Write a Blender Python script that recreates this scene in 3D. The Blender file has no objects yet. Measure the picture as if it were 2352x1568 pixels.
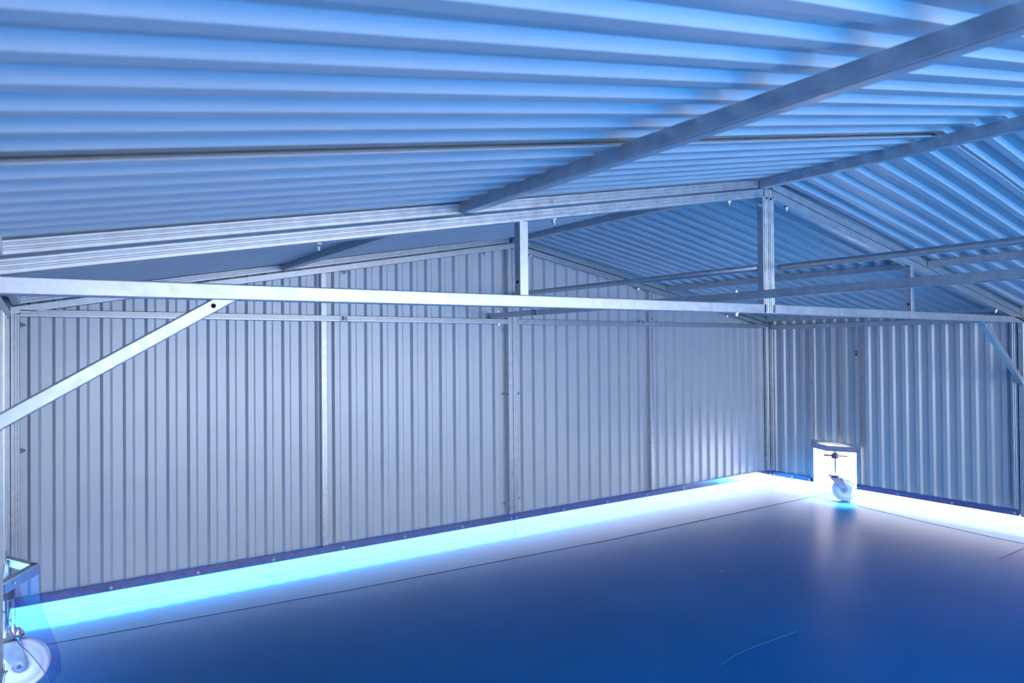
import bpy, bmesh, math, random
from mathutils import Vector, Matrix
random.seed(7)
S = bpy.context.scene
COL = S.collection
V = Vector
# ------------------------------------------------------------------ camera
W = 6.558                     # inside width of the shed
YT = -2.324                   # front face of the roof truss
YF = -6.7                     # open front end of the shed
cam = bpy.data.cameras.new('camera'); co = bpy.data.objects.new('camera', cam); COL.objects.link(co)
cam.sensor_width = 36.0; cam.lens = 1602.228 * 36 / 2352
cam.clip_start = .02; cam.clip_end = 400
yaw, pit, rol = (math.radians(a) for a in (34.2363, .6309, .5136))
F = V((math.sin(yaw) * math.cos(pit), math.cos(yaw) * math.cos(pit), math.sin(pit)))
R0 = V((math.cos(yaw), -math.sin(yaw), 0)); U0 = R0.cross(F)
R1 = R0 * math.cos(rol) - U0 * math.sin(rol); U1 = U0 * math.cos(rol) + R0 * math.sin(rol)
M = Matrix(((R1.x, U1.x, -F.x, .12), (R1.y, U1.y, -F.y, -4.6), (R1.z, U1.z, -F.z, 1.5057), (0, 0, 0, 1)))
co.matrix_world = M
cam.dof.use_dof = True; cam.dof.focus_distance = 5.0; cam.dof.aperture_fstop = 4.0
S.camera = co
# ------------------------------------------------------------------ light and exposure
S.view_settings.view_transform = 'Standard'; S.view_settings.look = 'None'
S.view_settings.gamma = 1; S.view_settings.use_curve_mapping = False
S.view_settings.exposure = 2.2
S.cycles.use_denoising = True
S.cycles.max_bounces = 14; S.cycles.diffuse_bounces = 6; S.cycles.transparent_max_bounces = 16
S.cycles.sample_clamp_indirect = 12
wd = bpy.data.worlds.new('sky'); S.world = wd; wd.use_nodes = True
nt = wd.node_tree; nt.nodes.clear()
o = nt.nodes.new('ShaderNodeOutputWorld'); bg = nt.nodes.new('ShaderNodeBackground')
tc = nt.nodes.new('ShaderNodeTexCoord'); sx = nt.nodes.new('ShaderNodeSeparateXYZ'); cr = nt.nodes.new('ShaderNodeValToRGB')
nt.links.new(tc.outputs['Generated'], sx.inputs[0]); nt.links.new(sx.outputs['Z'], cr.inputs[0])
nt.links.new(bg.outputs[0], o.inputs[0])
# hazy warm glow of the sky around the sun's side
az, el = math.radians(78), math.radians(66)       # sun: azimuth from +Y towards +X, height
last = cr.outputs[0]
for ga_, frm, pw, colr in ((25, .1, 1.5, (1.8, 1.85, 1.95)), (80, .35, 1.5, (2.3, 1.65, 1.1))):
    a_ = math.radians(ga_)
    hz = nt.nodes.new('ShaderNodeVectorMath'); hz.operation = 'DOT_PRODUCT'; hz.inputs[1].default_value = (math.sin(a_), math.cos(a_), 0)
    nt.links.new(tc.outputs['Generated'], hz.inputs[0])
    gm = nt.nodes.new('ShaderNodeMapRange'); gm.inputs['From Min'].default_value = frm; gm.inputs['From Max'].default_value = 1
    nt.links.new(hz.outputs['Value'], gm.inputs['Value'])
    gp = nt.nodes.new('ShaderNodeMath'); gp.operation = 'POWER'; gp.inputs[1].default_value = pw; nt.links.new(gm.outputs[0], gp.inputs[0])
    gc = nt.nodes.new('ShaderNodeVectorMath'); gc.operation = 'SCALE'; gc.inputs[0].default_value = colr; nt.links.new(gp.outputs[0], gc.inputs['Scale'])
    ga = nt.nodes.new('ShaderNodeVectorMath'); ga.operation = 'ADD'; nt.links.new(last, ga.inputs[0]); nt.links.new(gc.outputs[0], ga.inputs[1])
    last = ga.outputs[0]
nt.links.new(ga.outputs[0], bg.inputs[0])
e = cr.color_ramp.elements
e[0].position = 0; e[0].color = (1.25, 1.15, 1.05, 1); e[1].position = 1; e[1].color = (.14, .42, .92, 1)
x = e.new(.12); x.color = (.70, .82, .95, 1)
x = e.new(.4); x.color = (.30, .60, .98, 1)
bg.inputs[1].default_value = 1.1
sun = bpy.data.lights.new('sun', 'SUN'); so = bpy.data.objects.new('sun', sun); COL.objects.link(so)
sun.energy = 11; sun.angle = math.radians(26); sun.color = (1, .93, .84)
sd = V((math.sin(az) * math.cos(el), math.cos(az) * math.cos(el), math.sin(el)))
so.rotation_euler = sd.to_track_quat('Z', 'Y').to_euler(); so.location = (12, 8, 10)


# ------------------------------------------------------------------ materials
def mat(name, col, rough=.5, metal=0., spec=.5, noise=None, bump=None, rvar=0.):
    """noise = (scale xyz, amount): patches of lighter and darker colour. bump = (scale, strength)."""
    m = bpy.data.materials.new(name); m.use_nodes = True
    n = m.node_tree.nodes; l = m.node_tree.links; b = n['Principled BSDF']
    b.inputs['Base Color'].default_value = (*col, 1); b.inputs['Roughness'].default_value = rough
    b.inputs['Metallic'].default_value = metal; b.inputs['Specular IOR Level'].default_value = spec
    if noise:
        t = n.new('ShaderNodeTexCoord'); mp = n.new('ShaderNodeMapping'); ns = n.new('ShaderNodeTexNoise')
        mp.inputs['Scale'].default_value = noise[0]; ns.inputs['Scale'].default_value = 1.0
        ns.inputs['Detail'].default_value = 5.0; ns.inputs['Roughness'].default_value = .65
        r = n.new('ShaderNodeMapRange'); r.inputs['From Min'].default_value = .3; r.inputs['From Max'].default_value = .7
        r.inputs['To Min'].default_value = 1 - noise[1]; r.inputs['To Max'].default_value = 1 + noise[1]
        mx = n.new('ShaderNodeVectorMath'); mx.operation = 'SCALE'; mx.inputs[0].default_value = col
        l.new(t.outputs['Object'], mp.inputs[0]); l.new(mp.outputs[0], ns.inputs['Vector'])
        l.new(ns.outputs['Fac'], r.inputs['Value']); l.new(r.outputs[0], mx.inputs['Scale'])
        l.new(mx.outputs[0], b.inputs['Base Color'])
        if rvar:
            r2 = n.new('ShaderNodeMapRange'); r2.inputs['From Min'].default_value = .3; r2.inputs['From Max'].default_value = .7
            r2.inputs['To Min'].default_value = rough - rvar; r2.inputs['To Max'].default_value = rough + rvar
            l.new(ns.outputs['Fac'], r2.inputs['Value']); l.new(r2.outputs[0], b.inputs['Roughness'])
    return m


GALV = mat('galvanised_steel', (.55, .56, .58), .40, .75, .5, ((22, 22, 22), .16), rvar=.1)
SHEET = mat('grey_coated_sheet', (.60, .615, .64), .42, .25, .5, ((3, 3, 3), .03))
ZINC = mat('bright_zinc', (.8, .8, .8), .28, 1.0)
DARKM = mat('dark_steel', (.16, .155, .165), .5, .6)
HOLE = mat('hole_shadow_black', (.01, .01, .012), .9, 0, .1)
INK = mat('black_ink', (.008, .008, .01), .6, 0, .2)
STICK = mat('white_sticker', (.72, .74, .8), .5)
STICKG = mat('silver_sticker', (.5, .52, .56), .45, .4)
NYLON = mat('white_nylon', (.86, .86, .85), .4, 0, .5)
LEAF = mat('dry_leaf', (.2, .15, .09), .7, 0, .3)
HUSK = mat('pale_husk', (.34, .36, .36), .7, 0, .3)
THREAD = mat('pale_thread', (.12, .30, .34), .7, 0, .3)
CONC = mat('pale_concrete', (.52, .5, .47), .8, 0, .3, ((4, 4, 4), .12))
SEAM = mat('dark_tarp_seam', (.006, .03, .1), .7, 0, .2)

# woven blue tarpaulin
TARP = bpy.data.materials.new('woven_blue_tarpaulin'); TARP.use_nodes = True
n = TARP.node_tree.nodes; l = TARP.node_tree.links; b = n['Principled BSDF']
b.inputs['Roughness'].default_value = .31; b.inputs['Specular IOR Level'].default_value = .0035
t = n.new('ShaderNodeTexCoord')
wv = []
for k, dr in enumerate(('X', 'Y')):
    w_ = n.new('ShaderNodeTexWave'); w_.wave_type = 'BANDS'; w_.bands_direction = dr
    w_.inputs['Scale'].default_value = 1 / (.0085 * 3.183); w_.inputs['Distortion'].default_value = .6
    w_.inputs['Detail'].default_value = 1.0; w_.inputs['Detail Scale'].default_value = 2.0
    l.new(t.outputs['Object'], w_.inputs['Vector']); wv.append(w_)
ml = n.new('ShaderNodeMath'); ml.operation = 'MULTIPLY'
l.new(wv[0].outputs['Fac'], ml.inputs[0]); l.new(wv[1].outputs['Fac'], ml.inputs[1])
bp = n.new('ShaderNodeBump'); bp.inputs['Strength'].default_value = .09; bp.inputs['Distance'].default_value = .003
l.new(ml.outputs[0], bp.inputs['Height']); l.new(bp.outputs[0], b.inputs['Normal'])
ns = n.new('ShaderNodeTexNoise'); ns.inputs['Scale'].default_value = 1.6; ns.inputs['Detail'].default_value = 6
l.new(t.outputs['Object'], ns.inputs['Vector'])
rp = n.new('ShaderNodeValToRGB'); rp.color_ramp.elements[0].position = .3; rp.color_ramp.elements[1].position = .75
rp.color_ramp.elements[0].color = (.019, .18, .45, 1); rp.color_ramp.elements[1].color = (.024, .21, .51, 1)
l.new(ns.outputs['Fac'], rp.inputs[0])
mr = n.new('ShaderNodeMapRange'); mr.inputs['To Min'].default_value = .72; mr.inputs['To Max'].default_value = 1.2
l.new(ml.outputs[0], mr.inputs['Value'])
sc = n.new('ShaderNodeVectorMath'); sc.operation = 'SCALE'
l.new(rp.outputs[0], sc.inputs[0]); l.new(mr.outputs[0], sc.inputs['Scale']); l.new(sc.outputs[0], b.inputs['Base Color'])


def clear(name, tint, gloss):
    """thin clear plastic sheet: tinted see-through with a glossy skin"""
    m = bpy.data.materials.new(name); m.use_nodes = True
    n = m.node_tree.nodes; l = m.node_tree.links; n.clear()
    out = n.new('ShaderNodeOutputMaterial'); tr = n.new('ShaderNodeBsdfTransparent'); gl = n.new('ShaderNodeBsdfGlossy')
    tr.inputs[0].default_value = (*tint, 1); gl.inputs['Roughness'].default_value = .12
    lw = n.new('ShaderNodeLayerWeight'); lw.inputs['Blend'].default_value = .25
    mp = n.new('ShaderNodeMath'); mp.operation = 'MULTIPLY'; mp.inputs[1].default_value = gloss
    mx = n.new('ShaderNodeMixShader')
    l.new(lw.outputs['Fresnel'], mp.inputs[0]); l.new(mp.outputs[0], mx.inputs[0])
    l.new(tr.outputs[0], mx.inputs[1]); l.new(gl.outputs[0], mx.inputs[2]); l.new(mx.outputs[0], out.inputs[0])
    return m


PVC = clear('clear_plastic', (.94, .95, .99), .25)
PVCC = clear('violet_tinted_plastic', (.82, .81, .95), .08)
PVCB = clear('bluish_plastic_band', (.58, .60, .86), .8)
PVCE = mat('violet_plastic_edge', (.16, .14, .62), .3, 0, .5)


# ------------------------------------------------------------------ mesh helpers
def obj(name, bm, m, parent=None, smooth=False):
    bmesh.ops.recalc_face_normals(bm, faces=bm.faces)
    me = bpy.data.meshes.new(name); bm.to_mesh(me); bm.free(); me.materials.append(m)
    if smooth:
        for f in me.polygons: f.use_smooth = True
    ob = bpy.data.objects.new(name, me); COL.objects.link(ob)
    if parent:
        ob.parent = parent; ob.matrix_parent_inverse = parent.matrix_world.inverted()
        ob.matrix_parent_inverse = Matrix.Translation(-parent.location)
    return ob


def tag(ob, label=None, cat=None, group=None, kind=None):
    if label: ob['label'] = label
    if cat: ob['category'] = cat
    if group: ob['group'] = group
    if kind: ob['kind'] = kind
    return ob


def thing(name, loc, label, cat, group=None, kind=None):
    ob = bpy.data.objects.new(name, None); COL.objects.link(ob); ob.location = loc
    ob.empty_display_size = .1
    return tag(ob, label, cat, group, kind)


def box(bm, a, b, bev=.0015):
    t = bmesh.new()
    bmesh.ops.create_cube(t, size=1)
    a, b = V(a), V(b); c = (a + b) / 2; d = b - a
    for v in t.verts: v.co = V((c.x + v.co.x * d.x, c.y + v.co.y * d.y, c.z + v.co.z * d.z))
    if bev: bmesh.ops.bevel(t, geom=t.edges[:], offset=bev, segments=1, affect='EDGES')
    merge(bm, t)


def merge(bm, t):
    me = bpy.data.meshes.new('tmp'); t.to_mesh(me); t.free(); bm.from_mesh(me); bpy.data.meshes.remove(me)


def sweep(bm, prof, p0, p1, up, e0=None, e1=None):
    """closed profile [(side, up)...] drawn out from p0 to p1; e0/e1 = plane normals that mitre the ends"""
    p0, p1 = V(p0), V(p1); t = (p1 - p0).normalized(); up = V(up); up = (up - t * up.dot(t)).normalized(); s = t.cross(up)
    rings = []
    for p, en in ((p0, e0), (p1, e1)):
        ring = []
        for a, c in prof:
            q = p + s * a + up * c
            if en is not None:
                en_ = V(en); q = q + t * ((p - q).dot(en_) / t.dot(en_))
            ring.append(bm.verts.new(q))
        rings.append(ring)
    k = len(prof)
    for i in range(k): bm.faces.new((rings[0][i], rings[0][(i + 1) % k], rings[1][(i + 1) % k], rings[1][i]))
    bm.faces.new(rings[0][::-1]); bm.faces.new(rings[1])


def rect(w, h, r=.003, cw=0, ch=0):
    """tube outline w x h with rounded corners"""
    pts = []
    for sx_, sy_, a0 in ((1, 1, 0), (-1, 1, 90), (-1, -1, 180), (1, -1, 270)):
        for k in range(3):
            a = math.radians(a0 + 45 * k)
            pts.append((cw + sx_ * (w / 2 - r) + r * math.cos(a), ch + sy_ * (h / 2 - r) + r * math.sin(a)))
    return pts


def grooved(w, h, r=.003, g=.0016):
    """tube outline with two shallow rolled grooves along both h-tall faces"""
    pts = []
    def side(s, seq):
        for yy, dd in seq: pts.append((s * (w / 2 - dd), yy))
    up_ = [(-h / 2 + r, 0), (-h * .2, 0), (-h * .15, g), (-h * .07, g), (-h * .02, 0), (h * .12, 0), (h * .17, g), (h * .24, g), (h * .29, 0), (h / 2 - r, 0)]
    pts.append((w / 2 - r, -h / 2)); side(1, up_); pts.append((w / 2 - r, h / 2))
    pts.append((-w / 2 + r, h / 2)); side(-1, up_[::-1]); pts.append((-w / 2 + r, -h / 2))
    return pts


def cyl(bm, p0, p1, r0, r1=None, seg=16, cap=True):
    r1 = r0 if r1 is None else r1
    p0, p1 = V(p0), V(p1); t = (p1 - p0).normalized()
    a = V((0, 0, 1)) if abs(t.z) < .9 else V((1, 0, 0)); s = t.cross(a).normalized(); u = s.cross(t)
    rr = [[bm.verts.new(p + (s * math.cos(2 * math.pi * i / seg) + u * math.sin(2 * math.pi * i / seg)) * r) for i in range(seg)] for p, r in ((p0, r0), (p1, r1))]
    for i in range(seg): bm.faces.new((rr[0][i], rr[0][(i + 1) % seg], rr[1][(i + 1) % seg], rr[1][i]))
    if cap: bm.faces.new(rr[0][::-1]); bm.faces.new(rr[1])


def lathe(bm, c, axis, prof, seg=32):
    """ring profile [(along, radius)...], closed, turned round axis through c"""
    c = V(c); t = V(axis).normalized(); a = V((0, 0, 1)) if abs(t.z) < .9 else V((1, 0, 0)); s = t.cross(a).normalized(); u = s.cross(t)
    R_ = [[bm.verts.new(c + t * al + (s * math.cos(2 * math.pi * i / seg) + u * math.sin(2 * math.pi * i / seg)) * r) for i in range(seg)] for al, r in prof]
    for j in range(len(prof)):
        A, B = R_[j], R_[(j + 1) % len(prof)]
        for i in range(seg): bm.faces.new((A[i], A[(i + 1) % seg], B[(i + 1) % seg], B[i]))


def strip(bm, A, B):
    """quad strip between two point rows"""
    a = [bm.verts.new(p) for p in A]; c = [bm.verts.new(p) for p in B]
    for i in range(len(A) - 1): bm.faces.new((a[i], a[i + 1], c[i + 1], c[i]))


def tube(name, p0, p1, up, prof, m=None, parent=None, **k):
    bm = bmesh.new(); sweep(bm, prof, p0, p1, up, **k); return obj(name, bm, m or GALV, parent)


def bolt(parent, p, d, r=.0075, ln=.022, tip=.010):
    """hex nut with washer and a threaded end, pointing along d from p"""
    bm = bmesh.new(); p, d = V(p), V(d).normalized()
    cyl(bm, p, p + d * .003, r * 1.7, seg=14); cyl(bm, p + d * .003, p + d * (.003 + .011), r * 1.25, seg=6)
    cyl(bm, p + d * .014, p + d * (.014 + tip), r * .6, seg=10)
    return obj('bolt', bm, ZINC, parent)


def hole(parent, p, d, r=.006):
    bm = bmesh.new(); p, d = V(p), V(d).normalized()
    cyl(bm, p - d * .004, p + d * .0008, r, seg=14); return obj('bolt_hole', bm, HOLE, parent)


def text_mesh(s, size, bold=.012):
    cu = bpy.data.curves.new('tmp', 'FONT'); cu.body = s; cu.size = size; cu.offset = bold * size; cu.space_character = 1.12; cu.align_x = 'CENTER'; cu.align_y = 'CENTER'
    ob = bpy.data.objects.new('tmp', cu); COL.objects.link(ob)
    dg = bpy.context.evaluated_depsgraph_get(); me = bpy.data.meshes.new_from_object(ob.evaluated_get(dg))
    bpy.data.objects.remove(ob); bpy.data.curves.remove(cu); return me


def sticker(parent, s, c, right, upv, nrm, w, h, size, m, bold=.024):
    c, right, upv, nrm = V(c), V(right), V(upv), V(nrm)
    bm = bmesh.new()
    q = [c + right * a * w / 2 + upv * d * h / 2 + nrm * .0012 for a, d in ((-1, -1), (1, -1), (1, 1), (-1, 1))]
    q2 = [p - nrm * .001 for p in q]
    a_ = [bm.verts.new(p) for p in q]; b_ = [bm.verts.new(p) for p in q2]
    bm.faces.new(a_)
    for i in range(4): bm.faces.new((a_[i], a_[(i + 1) % 4], b_[(i + 1) % 4], b_[i]))
    st = obj('label_sticker', bm, m, parent); tag(st, 'sticker with black characters ' + s)
    me = text_mesh(s, size, bold)
    for v in me.vertices: v.co = c + right * v.co.x + upv * v.co.y + nrm * .0022
    me.materials.clear(); me.materials.append(INK); me.name = 'lettering'
    lt = bpy.data.objects.new('lettering', me); COL.objects.link(lt); lt.parent = st
    lt.matrix_parent_inverse = Matrix.Identity(4)
    # the sticker mesh is in world space under a moved parent: undo that move for the letters as well
    return st


# roof shape: height of the slit between the lower and the upper roof member
XG, XT = 3.258, 3.318
def zg(x):      # at the gable
    return 1.760 + .1828 * x if x < XG else 1.760 + .1828 * XG - .1815 * (x - XG)
def zt(x):      # at the truss
    return 1.752 + .1795 * x if x < XT else 1.752 + .1795 * XT - .190 * (x - XT)
def zroof(x, y):
    k = min(1, max(0, -y / -YT))
    return zg(x) * (1 - k) + zt(x) * k


# corrugated sheet outline: crest towards the room (depth 0), valley (depth H)
HR, SL, CW = .020, .015, .034
def ribs(first, pitch, lo, hi):
    """(position, depth) rows from lo to hi; first = middle of a flank that rises to a crest"""
    pts = []
    k = math.floor((lo - first) / pitch) - 1
    while first + k * pitch < hi + pitch:
        c = first + k * pitch
        for q, dpt in ((c - SL / 2, HR), (c + SL / 2, 0), (c + SL / 2 + CW, 0), (c + SL * 1.5 + CW, HR)): pts.append((q, dpt))
        k += 1
    out = []
    for i in range(len(pts) - 1):
        (a, da), (b_, db) = pts[i], pts[i + 1]
        if b_ <= lo or a >= hi: continue
        for q, dq in ((a, da), (b_, db)):
            if q < lo: dq = da + (db - da) * (lo - a) / (b_ - a); q = lo
            if q > hi: dq = da + (db - da) * (hi - a) / (b_ - a); q = hi
            if not out or abs(out[-1][0] - q) > 1e-6: out.append((q, dq))
    return out


# ------------------------------------------------------------------ ground and floor
bm = bmesh.new(); strip(bm, [(-60, -60, -.013), (-60, 60, -.013)], [(70, -60, -.013), (70, 60, -.013)])
tag(obj('ground', bm, CONC), kind='structure')
bm = bmesh.new(); box(bm, (-6.0, -17, -.012), (W + .32, 3.0, 0), 0); box(bm, (W + .32, -17, -.012), (W + 6, YF - .2, 0), 0)
fl = tag(obj('floor', bm, TARP), kind='structure')
def seam(pts, w=.006):
    bm = bmesh.new()
    for i in range(len(pts) - 1):
        a, b_ = V((*pts[i], .0005)), V((*pts[i + 1], .0005)); sweep(bm, [(-w / 2, -.0004), (w / 2, -.0004), (w / 3, .001), (-w / 3, .001)], a, b_, (0, 0, 1))
    return obj('tarp_seam', bm, SEAM, fl)
seam([(-.3, -.21), (.2, -.24), (1.735, -.372), (2.737, -.42), (3.83, -.475), (5.13, -.482), (6.9, -.49)])
seam([(6.56, -.5), (6.54, -.872), (6.40, -1.534), (6.30, -2.2), (6.27, -3.4)])
seam([(5.72, -2.45), (6.3, -2.44), (7.2, -2.43)])

# ------------------------------------------------------------------ walls of corrugated sheet
ZB = .145
bm = bmesh.new(); YS = .036
for first, pitch, lo, hi in ((.0815, .1145, -.045, 1.62), (1.797, .1187, 1.60, XG), (3.370, .1192, XG, W + .045)):
    r = ribs(first, pitch, lo, hi); off = .0015 if lo > 1.5 and lo < 2 else 0
    strip(bm, [(q, YS + d + off, ZB + .004) for q, d in r], [(q, YS + d + off, zg(q) + .07) for q, d in r])
tag(obj('wall_back', bm, SHEET), kind='structure')

NY0, NY1, NZ = -.487, -.945, .54          # the cut-out for the castor
def side_wall(name, xs, sgn):
    bm = bmesh.new()
    for lo, hi, z0 in ((YF, YT + .02, ZB + .004), (YT + .02, NY1, ZB + .004), (NY1, NY0, NZ), (NY0, .045, ZB + .004)):
        r = ribs(-1.0615 - .0, .1130, lo, hi)
        strip(bm, [(xs + sgn * d, q, z0) for q, d in r], [(xs + sgn * d, q, zroof(0 if sgn < 0 else W, q) + .05) for q, d in r])
    return tag(obj(name, bm, SHEET), kind='structure')
side_wall('wall_right', W + .036, 1)
side_wall('wall_left', -.036, -1)

# ------------------------------------------------------------------ roof of corrugated sheet, ribs running up the slope
TR = .048                                     # roof members are this tall above the slit
def slope(name, x0, x1):
    bm = bmesh.new(); xs = [x0 + (x1 - x0) * i / 6 for i in range(7)]
    for lo, hi, lift in ((YF, -2.86, .022), (-3.200, .075, .0)):
        r = ribs(-3.756 - .0245 if lift else -3.756 - .0245 + .115 * 5, .115, lo, hi)
        rows = []
        for xx in xs:
            xe = min(max(xx, 0), W)
            rows.append([bm.verts.new((xx, q, zroof(xx, q) + TR + lift + d)) for q, d in r])
        for A, B in zip(rows, rows[1:]):
            for i in range(len(r) - 1): bm.faces.new((A[i], A[i + 1], B[i + 1], B[i]))
    # closing strip added at the lap to keep daylight out of the slot
    strip(bm, [(q, -2.86, zroof(q, -2.86) + TR + .0425) for q in xs], [(q, -2.86, zroof(q, -2.86) + TR + .0205) for q in xs])
    return tag(obj(name, bm, SHEET), kind='structure')
slope('ceiling_left', -.085, 3.29)
slope('ceiling_right', 3.29, W + .085)
# outside trims closing eaves, verge and ridge; added to block light at eaves and verge
n_ = 0
for a, b_ in (((-.093, YF, 1.55), (-.082, .08, 1.84)), ((W + .082, YF, 1.52), (W + .093, .08, 1.84))):
    n_ += 1; bm = bmesh.new(); box(bm, a, b_, 0); tag(obj('light_seal_trim_%d' % n_, bm, SHEET), kind='structure')
bm = bmesh.new()
for s in (-1, 1):
    sweep(bm, [(-.012, .0), (.012, .0), (.012, .16), (-.012, .16)], (XG, .09, 2.325), (XG + s * 3.4, .09, 2.325 - .182 * 3.4), (0, 0, 1))
tag(obj('light_seal_trim_3', bm, SHEET), kind='structure')
bm = bmesh.new()
for s in (-1, 1):
    sweep(bm, [(-.14, .0), (.0, .0), (.0, .003), (-.14, .003)] if s < 0 else [(0, .0), (.14, .0), (.14, .003), (0, .003)], (3.29, .1, 2.455), (3.29, YF, 2.445), (s * -.18, 0, 1))
tag(obj('light_seal_trim_4', bm, SHEET), kind='structure')

for xx in (-1, 1):  # corner trims added outside to stop light leaking in at the back corners
    n_ += 1; bm = bmesh.new(); xo = -.06 if xx < 0 else W + .06
    box(bm, (xo - .0015, -.12, ZB), (xo + .0015, .0615, 1.80), 0); box(bm, (xo - (0 if xx < 0 else .16), .0585, ZB), (xo + (.16 if xx < 0 else 0), .0615, 1.80), 0)
    tag(obj('light_seal_trim_%d' % (n_ + 2), bm, SHEET), kind='structure')

# ------------------------------------------------------------------ gable frames
PW = .042
def gable_frame(label, xa, xb, sx0, sticker_args):
    """xa..xb = outer edges of the stiles; sx0 = left edge of the middle stud"""
    t = thing('wall_frame', ((xa + xb) / 2, .018, ZB), label, 'frame', 'welded frames of the back gable wall')
    d = .034; yc = d / 2
    left = xa < 1
    for x0 in (xa, xb - PW):
        xc = x0 + PW / 2
        tube('stile', (xc, yc, ZB + .04), (xc, yc, zg(xc) - .05 + .004), (0, -1, 0), grooved(d, PW)[:] if False else [(c, a) for a, c in grooved(d, PW)], None, t)
    xc = sx0 + .02
    tube('stud', (xc, yc + .0025, ZB + .042), (xc, yc + .0025, zg(xc) - .046), (0, -1, 0), rect(.04, d - .002), None, t)
    tube('bottom_rail', (xa, yc, ZB + .022), (xb, yc, ZB + .022), (0, 0, 1), rect(d, .044), None, t)
    tube('rail', (xa + PW, yc, 1.725), (xb - PW, yc, 1.725), (0, 0, 1), grooved(d, .041), None, t)
    up = 1 if left else -1
    a = V((xa, yc, zg(xa) - .024)); b_ = V((xb, yc, zg(xb) - .024))
    tube('top_rail', a, b_, (0, 0, 1), rect(d, .043), None, t, e0=(1, 0, 0), e1=(1, 0, 0))
    s, c, w_, h_, m_ = sticker_args
    sticker(t, s, c, (1, 0, 0), (0, 0, 1), (0, -1, 0), w_, h_, h_ * .92, m_)
    for bx in ([.95, 1.87, 3.02] if left else [3.45, 4.66, 5.9]):
        bolt(t, (bx, yc - .004, zg(bx) - .048), (0, 0, -1), .008)
    return t
B1 = gable_frame('left half of the back gable frame, carries the sticker B1', 0.0, XG - .001, 1.700, ('B1', (1.861, 0, 1.727), .062, .038, STICKG))
B2 = gable_frame('right half of the back gable frame, carries the sticker B2', XG + .001, W, 4.795, ('B2', (4.703, 0, 1.741), .064, .045, STICK))
for z in (.28, 1.15, 1.66): bolt(B1, (XG - PW - .001, .016, z), (-1, 0, 0), .009)
for z in (.31, 1.15, 2.2): bolt(B2, (XG + PW + .002, .016, z), (1, 0, 0), .009)
for z in (.98, 1.66): bolt(B1, (.0435, .016, z), (1, 0, 0), .01)
for z in (.33, 1.0, 1.66): bolt(B2, (W - .0435, .016, z), (-1, 0, 0), .009)
hole(B2, (4.812, -.0002, 1.775), (0, -1, 0), .005)

# ------------------------------------------------------------------ upper roof members (rafters of the roof panels)
def rafter(label, x0, x1, zf, yc, d=.036):
    up = (0, 0, 1)
    t = tube('rafter', (x0, yc, zf(x0) + .0265), (x1, yc, zf(x1) + .0265), up, grooved(d, .043), e0=(1, 0, 0), e1=(1, 0, 0))
    return tag(t, label, 'rafter', 'rafters directly under the roof sheets')
rafter('rafter under the left roof sheets above the left truss half', .0, XT - .035, zt, YT + .022)
rafter('rafter under the right roof sheets above the right truss half', XT + .04, W, zt, YT + .022)
rafter('rafter under the left roof sheets along the back gable', .0, XG - .03, zg, .0185)
rafter('rafter under the right roof sheets along the back gable', XG + .03, W, zg, .0185)

# ------------------------------------------------------------------ roof truss, two welded halves bolted at the king posts
def truss(label, left):
    d = .040; yc = YT + d / 2; s = -1 if left else 1
    xk = XT + s * .0245; xe = .0 if left else W
    t = thing('roof_truss', (xe, yc, 1.69), label, 'truss', 'halves of the roof truss')
    za, zk = (1.712, 1.732) if left else (1.727, 1.732)
    tube('tie_beam', (xe, yc, za - .025), (xk - s * .0, yc, zk - .025), (0, 0, 1), rect(d, .05, .004), None, t)
    tube('king_post', (xk, yc, zk - .049), (xk, yc, zt(xk) - .004), (0, -1, 0), [(c, a) for a, c in grooved(d, .045, .003, .0015)], None, t)
    tube('top_chord', (xe, yc, zt(xe) - .0245), (xk, yc, zt(xk) - .0245), (0, 0, 1), grooved(d, .044), None, t, e0=(1, 0, 0), e1=(1, 0, 0))
    xq = 1.7325 if left else 4.822
    tube('queen_post', (xq, yc, 1.722), (xq, yc, zt(xq) - .046), (0, -1, 0), rect(.042, d), None, t)
    for q in ((.9, 1.9, 3.02) if left else (3.5, 4.5, 6.1)): bolt(t, (q, yc, zt(q) - .0475), (0, 0, -1), .009)
    for z in (2.255, 1.765): bolt(t, (xk + s * .0225, yc, z), (s, 0, 0), .008)
    for z in ((2.29,) if left else (2.29,)): hole(t, (xk + s * -.006, YT - .0004, z), (0, -1, 0), .006)
    for z in (2.035, 1.775): hole(t, (xq - .0214, yc, z), (-1, 0, 0), .007)
    return t
TL = truss('left half of the roof truss, its tie beam lit brightest', True)
TRR = truss('right half of the roof truss, running into the right wall', False)

# ------------------------------------------------------------------ knee braces
def brace(label, p0, p1, w, d):
    bm = bmesh.new(); sweep(bm, rect(d, w, .004), p0, p1, (0, 0, 1), (1, 0, 0), (0, 0, 1)); t = obj('knee_brace', bm, GALV)
    return tag(t, label, 'brace', 'knee braces of the truss')
kb = brace('bright steel knee brace below the left end of the tie beam', (.029, YT + .017, 1.320), (.597, YT + .017, 1.6655), .040, .030)
hole(kb, (.566, YT + .0016, 1.6465), (0, -1, 0), .0075)
kb2 = brace('grey steel knee brace below the right end of the tie beam', (W - .016, YT + .022, 1.215), (5.875, YT + .022, 1.677), .045, .036)
bm = bmesh.new(); cyl(bm, (5.875, YT - .004, 1.672), (5.875, YT + .004, 1.672), .027, seg=20); cyl(bm, (5.875, YT - .012, 1.672), (5.875, YT, 1.672), .011, seg=6)
obj('bolt', bm, ZINC, kb2)

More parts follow.
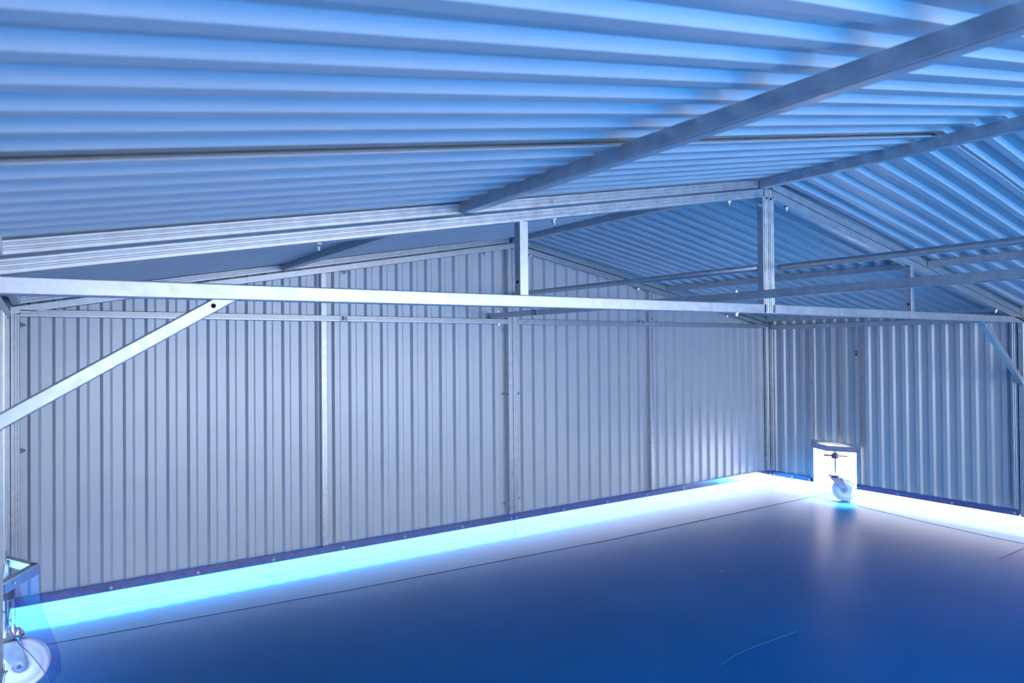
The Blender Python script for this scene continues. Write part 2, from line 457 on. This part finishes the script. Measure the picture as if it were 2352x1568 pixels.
# ------------------------------------------------------------------ posts below the truss
def post(label, xc):
    t = tube('post', (xc, YT + .02, ZB), (xc, YT + .02, (1.66 if xc < 3 else 1.676)), (0, -1, 0), [(c, a) for a, c in grooved(.04, .044)])
    return tag(t, label, 'post', 'posts that carry the truss')
pl = post('steel post at the left wall under the truss end', .006)
pr = post('steel post at the right wall under the truss end', W + .008)
for z in (1.62, 1.29): bolt(pr, (W - .013, YT + .02, z), (-1, 0, 0), .01)

# ------------------------------------------------------------------ side wall frames
def side_frame(label, xs, sgn, y0, y1, notch, sk=None):
    """xs = face towards the room; sgn = outward direction"""
    d = .034; xc = xs + sgn * d / 2
    t = thing('wall_frame', (xc, (y0 + y1) / 2, ZB), label, 'frame', 'welded frames of the side walls')
    for yy in (y0 - .021, y1 + .021):
        tube('stile', (xc, yy, ZB + .04), (xc, yy, 1.735), (-sgn, 0, 0), [(c, a) for a, c in grooved(d, .042)], None, t)
    tube('top_rail', (xc, y0, 1.712), (xc, y1, 1.712), (0, 0, 1), rect(d, .045), None, t)
    if notch:
        tube('bottom_rail', (xc, y0, ZB + .022), (xc, NY0, ZB + .022), (0, 0, 1), rect(d, .044), None, t)
        tube('bottom_rail', (xc, NY1, ZB + .022), (xc, y1, ZB + .022), (0, 0, 1), rect(d, .044), None, t)
        for yy in (NY0 + .004, NY1 - .012):
            tube('stud', (xc, yy, ZB + .002), (xc, yy, 1.70), (-sgn, 0, 0), rect(.03, d, .002), None, t)
        tube('header', (xc, NY0, NZ + .016), (xc, NY1, NZ + .016), (0, 0, 1), rect(d, .03), None, t)
        for yy, zz in ((NY0 + .004, .2), (NY1 - .012, .42), (NY1 - .012, .17)): bolt(t, (xs - sgn * .0005, yy, zz), (-sgn, 0, 0), .004, tip=.002)
    else:
        tube('bottom_rail', (xc, y0, ZB + .022), (xc, y1, ZB + .022), (0, 0, 1), rect(d, .044), None, t)
    if sk: sticker(t, *sk)
    return t
side_frame('right wall frame from the back corner to the truss, marked A2', W, 1, -.002, -2.272, True,
           ('A2', (W, -.958, 1.4385), (0, 0, 1), (0, 1, 0), (-1, 0, 0), .07, .03, .042, STICKG))
side_frame('right wall frame on the camera side of the truss', W, 1, -2.330, -4.6, False)
side_frame('left wall frame from the back corner to the truss', 0, -1, -.002, -2.272, True)
side_frame('left wall frame on the camera side of the truss', 0, -1, -2.330, -4.6, False)

# ------------------------------------------------------------------ purlins and long members
def long(name, label, cat, x, y0, y1, z0, z1, prof, group=None):
    return tag(tube(name, (x, y0, z0), (x, y1, z1), (0, 0, 1), prof), label, cat, group)
GP = 'roof purlins'
PZ = lambda x, y: zroof(x, y) + .0265
for nm, xx, lf in (('left', 1.462, .004), ('right', 5.045, .010)):
    for y0, y1, bay in ((-.005, YT + .045, 'between truss and back gable'), (YT - .0, YF, 'on the camera side of the truss')):
        long('purlin', 'steel purlin half way up the %s roof slope, %s' % (nm, bay), 'purlin', xx, y0, y1, PZ(xx, y0) + .002, PZ(xx, y1) + .002, rect(.04, .046, .004), GP)
for y0, y1, bay in ((-.005, YT + .045, 'between truss and back gable'), (YT, YF, 'on the camera side of the truss')):
    long('ridge_purlin', 'double steel ridge purlin %s' % bay, 'purlin', 3.268, y0, y1, zroof(3.268, y0) + .022, zroof(3.268, y1) + .022, rect(.044, .05, .004), GP)
for xx, nm in ((.024, 'left'), (W - .024, 'right')):
    for y0, y1, bay in ((-.005, YT + .045, 'between truss and back gable'), (YT, YF, 'on the camera side of the truss')):
        zc = 1.792 if nm == 'left' else 1.798
        long('eave_beam', 'steel eave beam on top of the %s wall, %s' % (nm, bay), 'beam', xx, y0, y1, zc, zc, rect(.04, .05, .004), 'eave beams')
c3 = long('tie_beam', 'long steel tie from gable to truss and on, sticker C3', 'beam', 3.068, -.02 + .05, YF, 1.767, 1.757, rect(.04, .04, .003))
sticker(c3, 'C3', (3.048, -.58, 1.766), (0, -1, 0), (0, 0, 1), (-1, 0, 0), .075, .032, .04, STICKG)
for y in (-.09, YT + .02):
    zz = 1.788 if y > -1 else 1.778
    bolt(c3, (3.068, y, zz - .002), (0, 0, 1), .008, tip=.006); bolt(c3, (3.068, y, zz - (.083 if y > -1 else .097)), (0, 0, -1), .008, tip=.004)
bm = bmesh.new(); cyl(bm, (3.285, .0, 1.945), (3.285, YT + .045, 1.926), .0175, seg=20)
tag(obj('pipe', bm, GALV, smooth=True), 'round steel pipe from the truss king posts to the gable', 'pipe', 'round pipes along the middle')
bm = bmesh.new(); cyl(bm, (3.385, YT - .01, 1.926), (3.30, YF, 1.905), .0175, seg=20)
tag(obj('pipe', bm, GALV, smooth=True), 'round steel pipe leaving the king posts towards the camera side', 'pipe', 'round pipes along the middle')

# ------------------------------------------------------------------ clear plastic flaps along the foot of the walls
def flap(label, p0, p1, inn, screws, z1=.04):
    p0, p1, inn = V(p0), V(p1), V(inn)
    t = thing('plastic_flap', ((p0 + p1) / 2), label, 'flap', 'clear plastic flaps along the foot of the walls')
    o_ = inn * .003
    def wall(a, b_, za, zb_, th=.002):
        bm = bmesh.new()
        strip(bm, [a + V((0, 0, za)), b_ + V((0, 0, za))], [a + V((0, 0, zb_)), b_ + V((0, 0, zb_))]); return bm
    obj('band', wall(p0 + o_, p1 + o_, ZB - .002, ZB + .056), PVCB, t)
    obj('sheet', wall(p0 + o_, p1 + o_, z1, ZB - .002), PVC, t)
    bm = bmesh.new(); sweep(bm, rect(.003, .003, .0008), p0 + o_ + V((0, 0, z1)), p1 + o_ + V((0, 0, z1)), (0, 0, 1)); tag(obj('hem', bm, NYLON, t), 'lower edge, white as caught light')  # white colour stands in for light caught by the clear plastic edge
    for q in (p0, p1):
        bm = bmesh.new(); sweep(bm, rect(.0025, .0025, .0008), q + o_ + V((0, 0, z1)), q + o_ + V((0, 0, ZB + .055)), inn); obj('edge', bm, PVCE, t)
    for s in screws:
        p = V(s) + inn * .004; bm = bmesh.new()
        cyl(bm, p, p + inn * .002, .010, seg=14); cyl(bm, p + inn * .002, p + inn * .007, .0062, .0045, seg=6); obj('screw', bm, ZINC, t)
    return t
ys = (0, -1, 0)
flap('clear plastic flap under the left half of the back gable', (.02, 0, 0), (XG - .004, 0, 0), ys, [(x_, 0, .165) for x_ in (.466, .926, 1.376, 1.842, 2.303, 2.78, 3.228)])
flap('clear plastic flap under the right half of the back gable', (XG + .004, 0, 0), (W - .01, 0, 0), ys, [(x_, 0, .165) for x_ in (3.281, 3.759, 4.245, 4.73, 5.22, 5.7, 6.16, 6.53)])
for xs, inn, nm in ((W, (-1, 0, 0), 'right'), (0, (1, 0, 0), 'left')):
    flap('clear plastic flap under the %s wall between back corner and castor' % nm, (xs, -.01, 0), (xs, NY0, 0), inn, [(xs, y_, .165) for y_ in (-.05, -.26, -.455)])
    flap('clear plastic flap under the %s wall between castor and truss' % nm, (xs, NY1, 0), (xs, -2.27, 0), inn, [(xs, y_, .165) for y_ in (-.965, -1.33, -1.78, -2.24)])
    flap('clear plastic flap under the %s wall on the camera side of the truss' % nm, (xs, -2.34, 0), (xs, -4.6, 0), inn, [(xs, y_, .165) for y_ in (-2.5, -3.0, -3.5)])

# ------------------------------------------------------------------ V-shaped guard with a clear curtain over each castor
def guard(label, xs, sgn):
    """sgn = outward; the V points into the room"""
    t = thing('castor_guard', (xs, -.71, NZ), label, 'guard', 'guards over the castors')
    A, P, B = V((xs, NY0 + .012, 0)), V((xs - sgn * .125, -.715, 0)), V((xs, NY1 - .02, 0))
    bm = bmesh.new()
    zt_, zl = NZ + .003, NZ - .047
    def leg(a, b_):
        dr = (b_ - a).normalized(); nn = dr.cross(V((0, 0, 1)))
        if nn.dot(V((-sgn, 0, 0))) < 0: nn = -nn
        for (o0, o1, za, zb_) in ((0, -.004, zl, zt_), (-.004, -.03, zt_ - .004, zt_)):
            pr_ = [a + nn * o0, a + nn * o1, b_ + nn * o1, b_ + nn * o0]
            lo = [bm.verts.new(p + V((0, 0, za))) for p in pr_]; hi = [bm.verts.new(p + V((0, 0, zb_))) for p in pr_]
            bm.faces.new(lo[::-1]); bm.faces.new(hi)
            for i in range(4): bm.faces.new((lo[i], lo[(i + 1) % 4], hi[(i + 1) % 4], hi[i]))
        return nn
    n1 = leg(A, P); n2 = leg(P, B)
    obj('angle_bracket', bm, GALV, t)
    for a, b_, nn in ((A, P, n1), (P, B, n2)):
        p = a + (b_ - a) * .72; bm = bmesh.new(); p = p + V((0, 0, NZ - .022)); cyl(bm, p, p + nn * .005, .008, .006, seg=8); obj('screw', bm, ZINC, t)
    # curtain: hangs from the V and flares a little into the room towards the floor
    bm = bmesh.new(); rows = []; N = 14
    CP = ((0, 0), (.2, .004), (.39, .02), (.5, .05), (.58, .082), (.706, .122), (.82, .15), (.94, .163), (1, .165))
    def flare(f):
        for (f0, v0), (f1, v1) in zip(CP, CP[1:]):
            if f <= f1: return v0 + (v1 - v0) * (f - f0) / (f1 - f0)
        return CP[-1][1]
    top = [A + (P - A) * (i / N) for i in range(N + 1)] + [P + (B - P) * (i / N) for i in range(1, N + 1)]
    edge = []
    for j in range(13):
        f = j / 12; z = (NZ - .005) * (1 - f) + .02 * f; row = []
        for i, q in enumerate(top):
            g = i / (2 * N); bul = flare(f) * (.35 + .3 * g if g < .5 else .5 + .5 * ((g - .5) * 2) ** 2)
            row.append(bm.verts.new((q.x - sgn * (bul + .004), q.y, z)))
        rows.append(row); edge.append(row[-1].co.copy())
    for a_, b2 in zip(rows, rows[1:]):
        for i in range(2 * N): bm.faces.new((a_[i], a_[i + 1], b2[i + 1], b2[i]))
    hem = [v.co.copy() for v in rows[-1]]; first = [r_[0].co.copy() for r_ in rows]
    cur = obj('curtain', bm, PVCC, t, True)
    bm = bmesh.new()
    for line in (edge,):
        for a_, b2 in zip(line, line[1:]): cyl(bm, a_, b2, .0018, seg=6)
    tag(obj('curtain_edge', bm, PVCE, cur), 'violet edge of the clear curtain')
    return t
guard('V-shaped steel guard with clear curtain over the castor in the right wall', W, 1)
guard('V-shaped steel guard with clear curtain over the castor at the left wall', 0, -1)

# ------------------------------------------------------------------ castors on jacking screws
def castor(label, x, y, ang, px, bar, trail=.075, zc=.238):
    """x, y = stem; ang = direction in which the wheel trails; px = post centre"""
    t = thing('castor', (x, y, 0), label, 'castor', 'castors in the side walls')
    d = V((math.cos(ang), math.sin(ang), 0)); ax = V((-d.y, d.x, 0)); c = V((x, y, 0)) + d * trail + V((0, 0, .112)); R_ = .112
    bm = bmesh.new(); w2 = .022
    lathe(bm, c, ax, [(-w2, .03), (-w2, R_ - .03), (-w2 * .7, R_ - .022), (-w2, R_ - .012), (-w2 * .85, R_ - .003), (-w2 * .5, R_), (w2 * .5, R_), (w2 * .85, R_ - .003), (w2, R_ - .012), (w2 * .7, R_ - .022), (w2, R_ - .03), (w2, .03)], 40)
    wh = obj('wheel', bm, NYLON, t, True)
    bm = bmesh.new(); cyl(bm, c - ax * .027, c + ax * .027, .032, seg=24); obj('hub', bm, ZINC, wh)
    bm = bmesh.new(); cyl(bm, c - ax * .042, c + ax * .042, .008, seg=12); cyl(bm, c + ax * .032, c + ax * .042, .014, seg=6); cyl(bm, c - ax * .042, c - ax * .032, .014, seg=6); obj('axle', bm, ZINC, t)
    bm = bmesh.new(); st = V((x, y, 0))
    for s in (-1, 1):                       # fork cheeks, wide at the crown and narrow at the axle
        o0, o1 = ax * s * .029, ax * s * .033
        pts = [st + d * -.055 + V((0, 0, zc - .012)), st + d * .06 + V((0, 0, zc - .012)), c + d * .026 + V((0, 0, .006)), c + d * .012 + V((0, 0, -.024)), c + d * -.016 + V((0, 0, -.020)), c + d * -.03 + V((0, 0, .012))]
        lo = [bm.verts.new(p + o0) for p in pts]; hi = [bm.verts.new(p + o1) for p in pts]
        bm.faces.new(lo); bm.faces.new(hi[::-1])
        for i in range(len(pts)): bm.faces.new((lo[i], lo[(i + 1) % len(pts)], hi[(i + 1) % len(pts)], hi[i]))
    q = [st + d * a + ax * s * .033 for a, s in ((-.055, -1), (.06, -1), (.06, 1), (-.055, 1))]
    lo = [bm.verts.new(p + V((0, 0, zc - .015))) for p in q]; hi = [bm.verts.new(p + V((0, 0, zc - .011))) for p in q]
    bm.faces.new(lo[::-1]); bm.faces.new(hi)
    for i in range(4): bm.faces.new((lo[i], lo[(i + 1) % 4], hi[(i + 1) % 4], hi[i]))
    obj('fork', bm, GALV, t)
    bm = bmesh.new(); cyl(bm, st + V((0, 0, zc - .011)), st + V((0, 0, zc + .004)), .046, .04, seg=28); tag(obj('swivel_race', bm, DARKM, t), 'dark swivel bearing')
    bm = bmesh.new(); sweep(bm, rect(.11, .135, .018, 0, 0), st + V((0, 0, zc + .004)), st + V((0, 0, zc + .010)), (1, .25, 0)); pt = obj('mounting_plate', bm, ZINC, t)
    bm = bmesh.new(); sweep(bm, rect(.11, .135, .018, 0, 0), st + V((0, 0, zc + .0105)), st + V((0, 0, zc + .0165)), (1, .25, 0)); obj('foot_plate', bm, ZINC, t)
    for a, s in ((-.043, -.04), (.043, -.04), (.043, .04), (-.043, .04)):
        p = st + V((a * .97 - s * .25, s * .97 + a * .25, zc + .0165)); bm = bmesh.new(); cyl(bm, p, p + V((0, 0, .009)), .0095, seg=6); cyl(bm, p - V((0, 0, .028)), p + V((0, 0, .018)), .0045, seg=10)
        cyl(bm, p - V((0, 0, .022)), p - V((0, 0, .013)), .0095, seg=6); obj('bolt', bm, ZINC, t)
    bm = bmesh.new(); cyl(bm, st + V((0, 0, zc + .0165)), st + V((0, 0, NZ + .03)), .0125, seg=18); obj('jack_screw', bm, ZINC, t)
    bm = bmesh.new(); zn = .436; cyl(bm, st + V((0, 0, zn - .024)), st + V((0, 0, zn + .020)), .038, seg=18); cyl(bm, st + V((0, 0, zn + .020)), st + V((0, 0, zn + .032)), .024, seg=18)
    hb = V((math.cos(bar), math.sin(bar), 0)); cyl(bm, st - hb * .105 + V((0, 0, zn)), st + hb * .105 + V((0, 0, zn)), .0095, seg=12); obj('jack_handle', bm, DARKM, t)
    sg = 1 if x > 3 else -1
    tube('jack_post', (px, y, NZ - .02 + .03), (px, y, 1.70), (-sg, 0, 0), rect(.044, .036, .004), ZINC, t)
    return t
castor('white wheeled castor on a jack screw in the right wall cut-out', W + .018, -.722, math.radians(-58), W + .019, math.radians(-58))
castor('white wheeled castor on a jack screw behind clear curtain at the left wall', -.002, -.73, math.radians(-8), -.019, math.radians(80), .060)

# ------------------------------------------------------------------ litter on the floor
def leaf(label, x, y, ang, ln, wd_, m, cat='leaf'):
    bm = bmesh.new(); N = 8; A, B, C_ = [], [], []
    for i in range(N + 1):
        f = i / N; w_ = wd_ * math.sin(math.pi * f) ** .8 * .5; z = .004 + .35 * ln * (f - .5) ** 2
        A.append((ln * (f - .5), -w_, z + w_ * .5)); B.append((ln * (f - .5), 0, z)); C_.append((ln * (f - .5), w_, z + w_ * .6))
    va, vb, vc = ([bm.verts.new(p) for p in r_] for r_ in (A, B, C_))
    for i in range(N):
        for p_, q_ in ((va, vb), (vb, vc)):
            try: bm.faces.new((p_[i], p_[i + 1], q_[i + 1], q_[i]))
            except ValueError: pass
    bmesh.ops.solidify(bm, geom=bm.faces[:], thickness=.0008)
    ob = obj('dry_' + cat, bm, m); ob.location = (x, y, .001); ob.rotation_euler = (0, 0, ang)
    return tag(ob, label, cat, 'litter on the blue floor')
leaf('small curled brown leaf on the blue floor', 3.913, -1.623, .3, .028, .018, LEAF)
leaf('pale dry husk beside the brown leaf on the floor', 3.905, -1.50, -.9, .045, .010, HUSK, 'husk')
leaf('pale dry husk on the floor towards the castor in the right wall', 4.79, -1.313, -.3, .032, .012, HUSK, 'husk')
leaf('brownish flat leaf fragment on the floor closest to the camera', 3.081, -1.977, .2, .03, .016, LEAF)
leaf('tiny bright husk speck on the floor near the right half of the gable', 5.071, -.888, 0, .012, .008, HUSK, 'husk')
bm = bmesh.new(); pts = [(2.80, -2.40), (2.95, -2.372), (3.1, -2.366), (3.25, -2.372), (3.44, -2.376)]
for a, b_ in zip(pts, pts[1:]): cyl(bm, (*a, .0015), (*b_, .0015), .0009, seg=6)
tag(obj('thread', bm, THREAD), 'thin pale thread lying on the blue floor', 'thread')
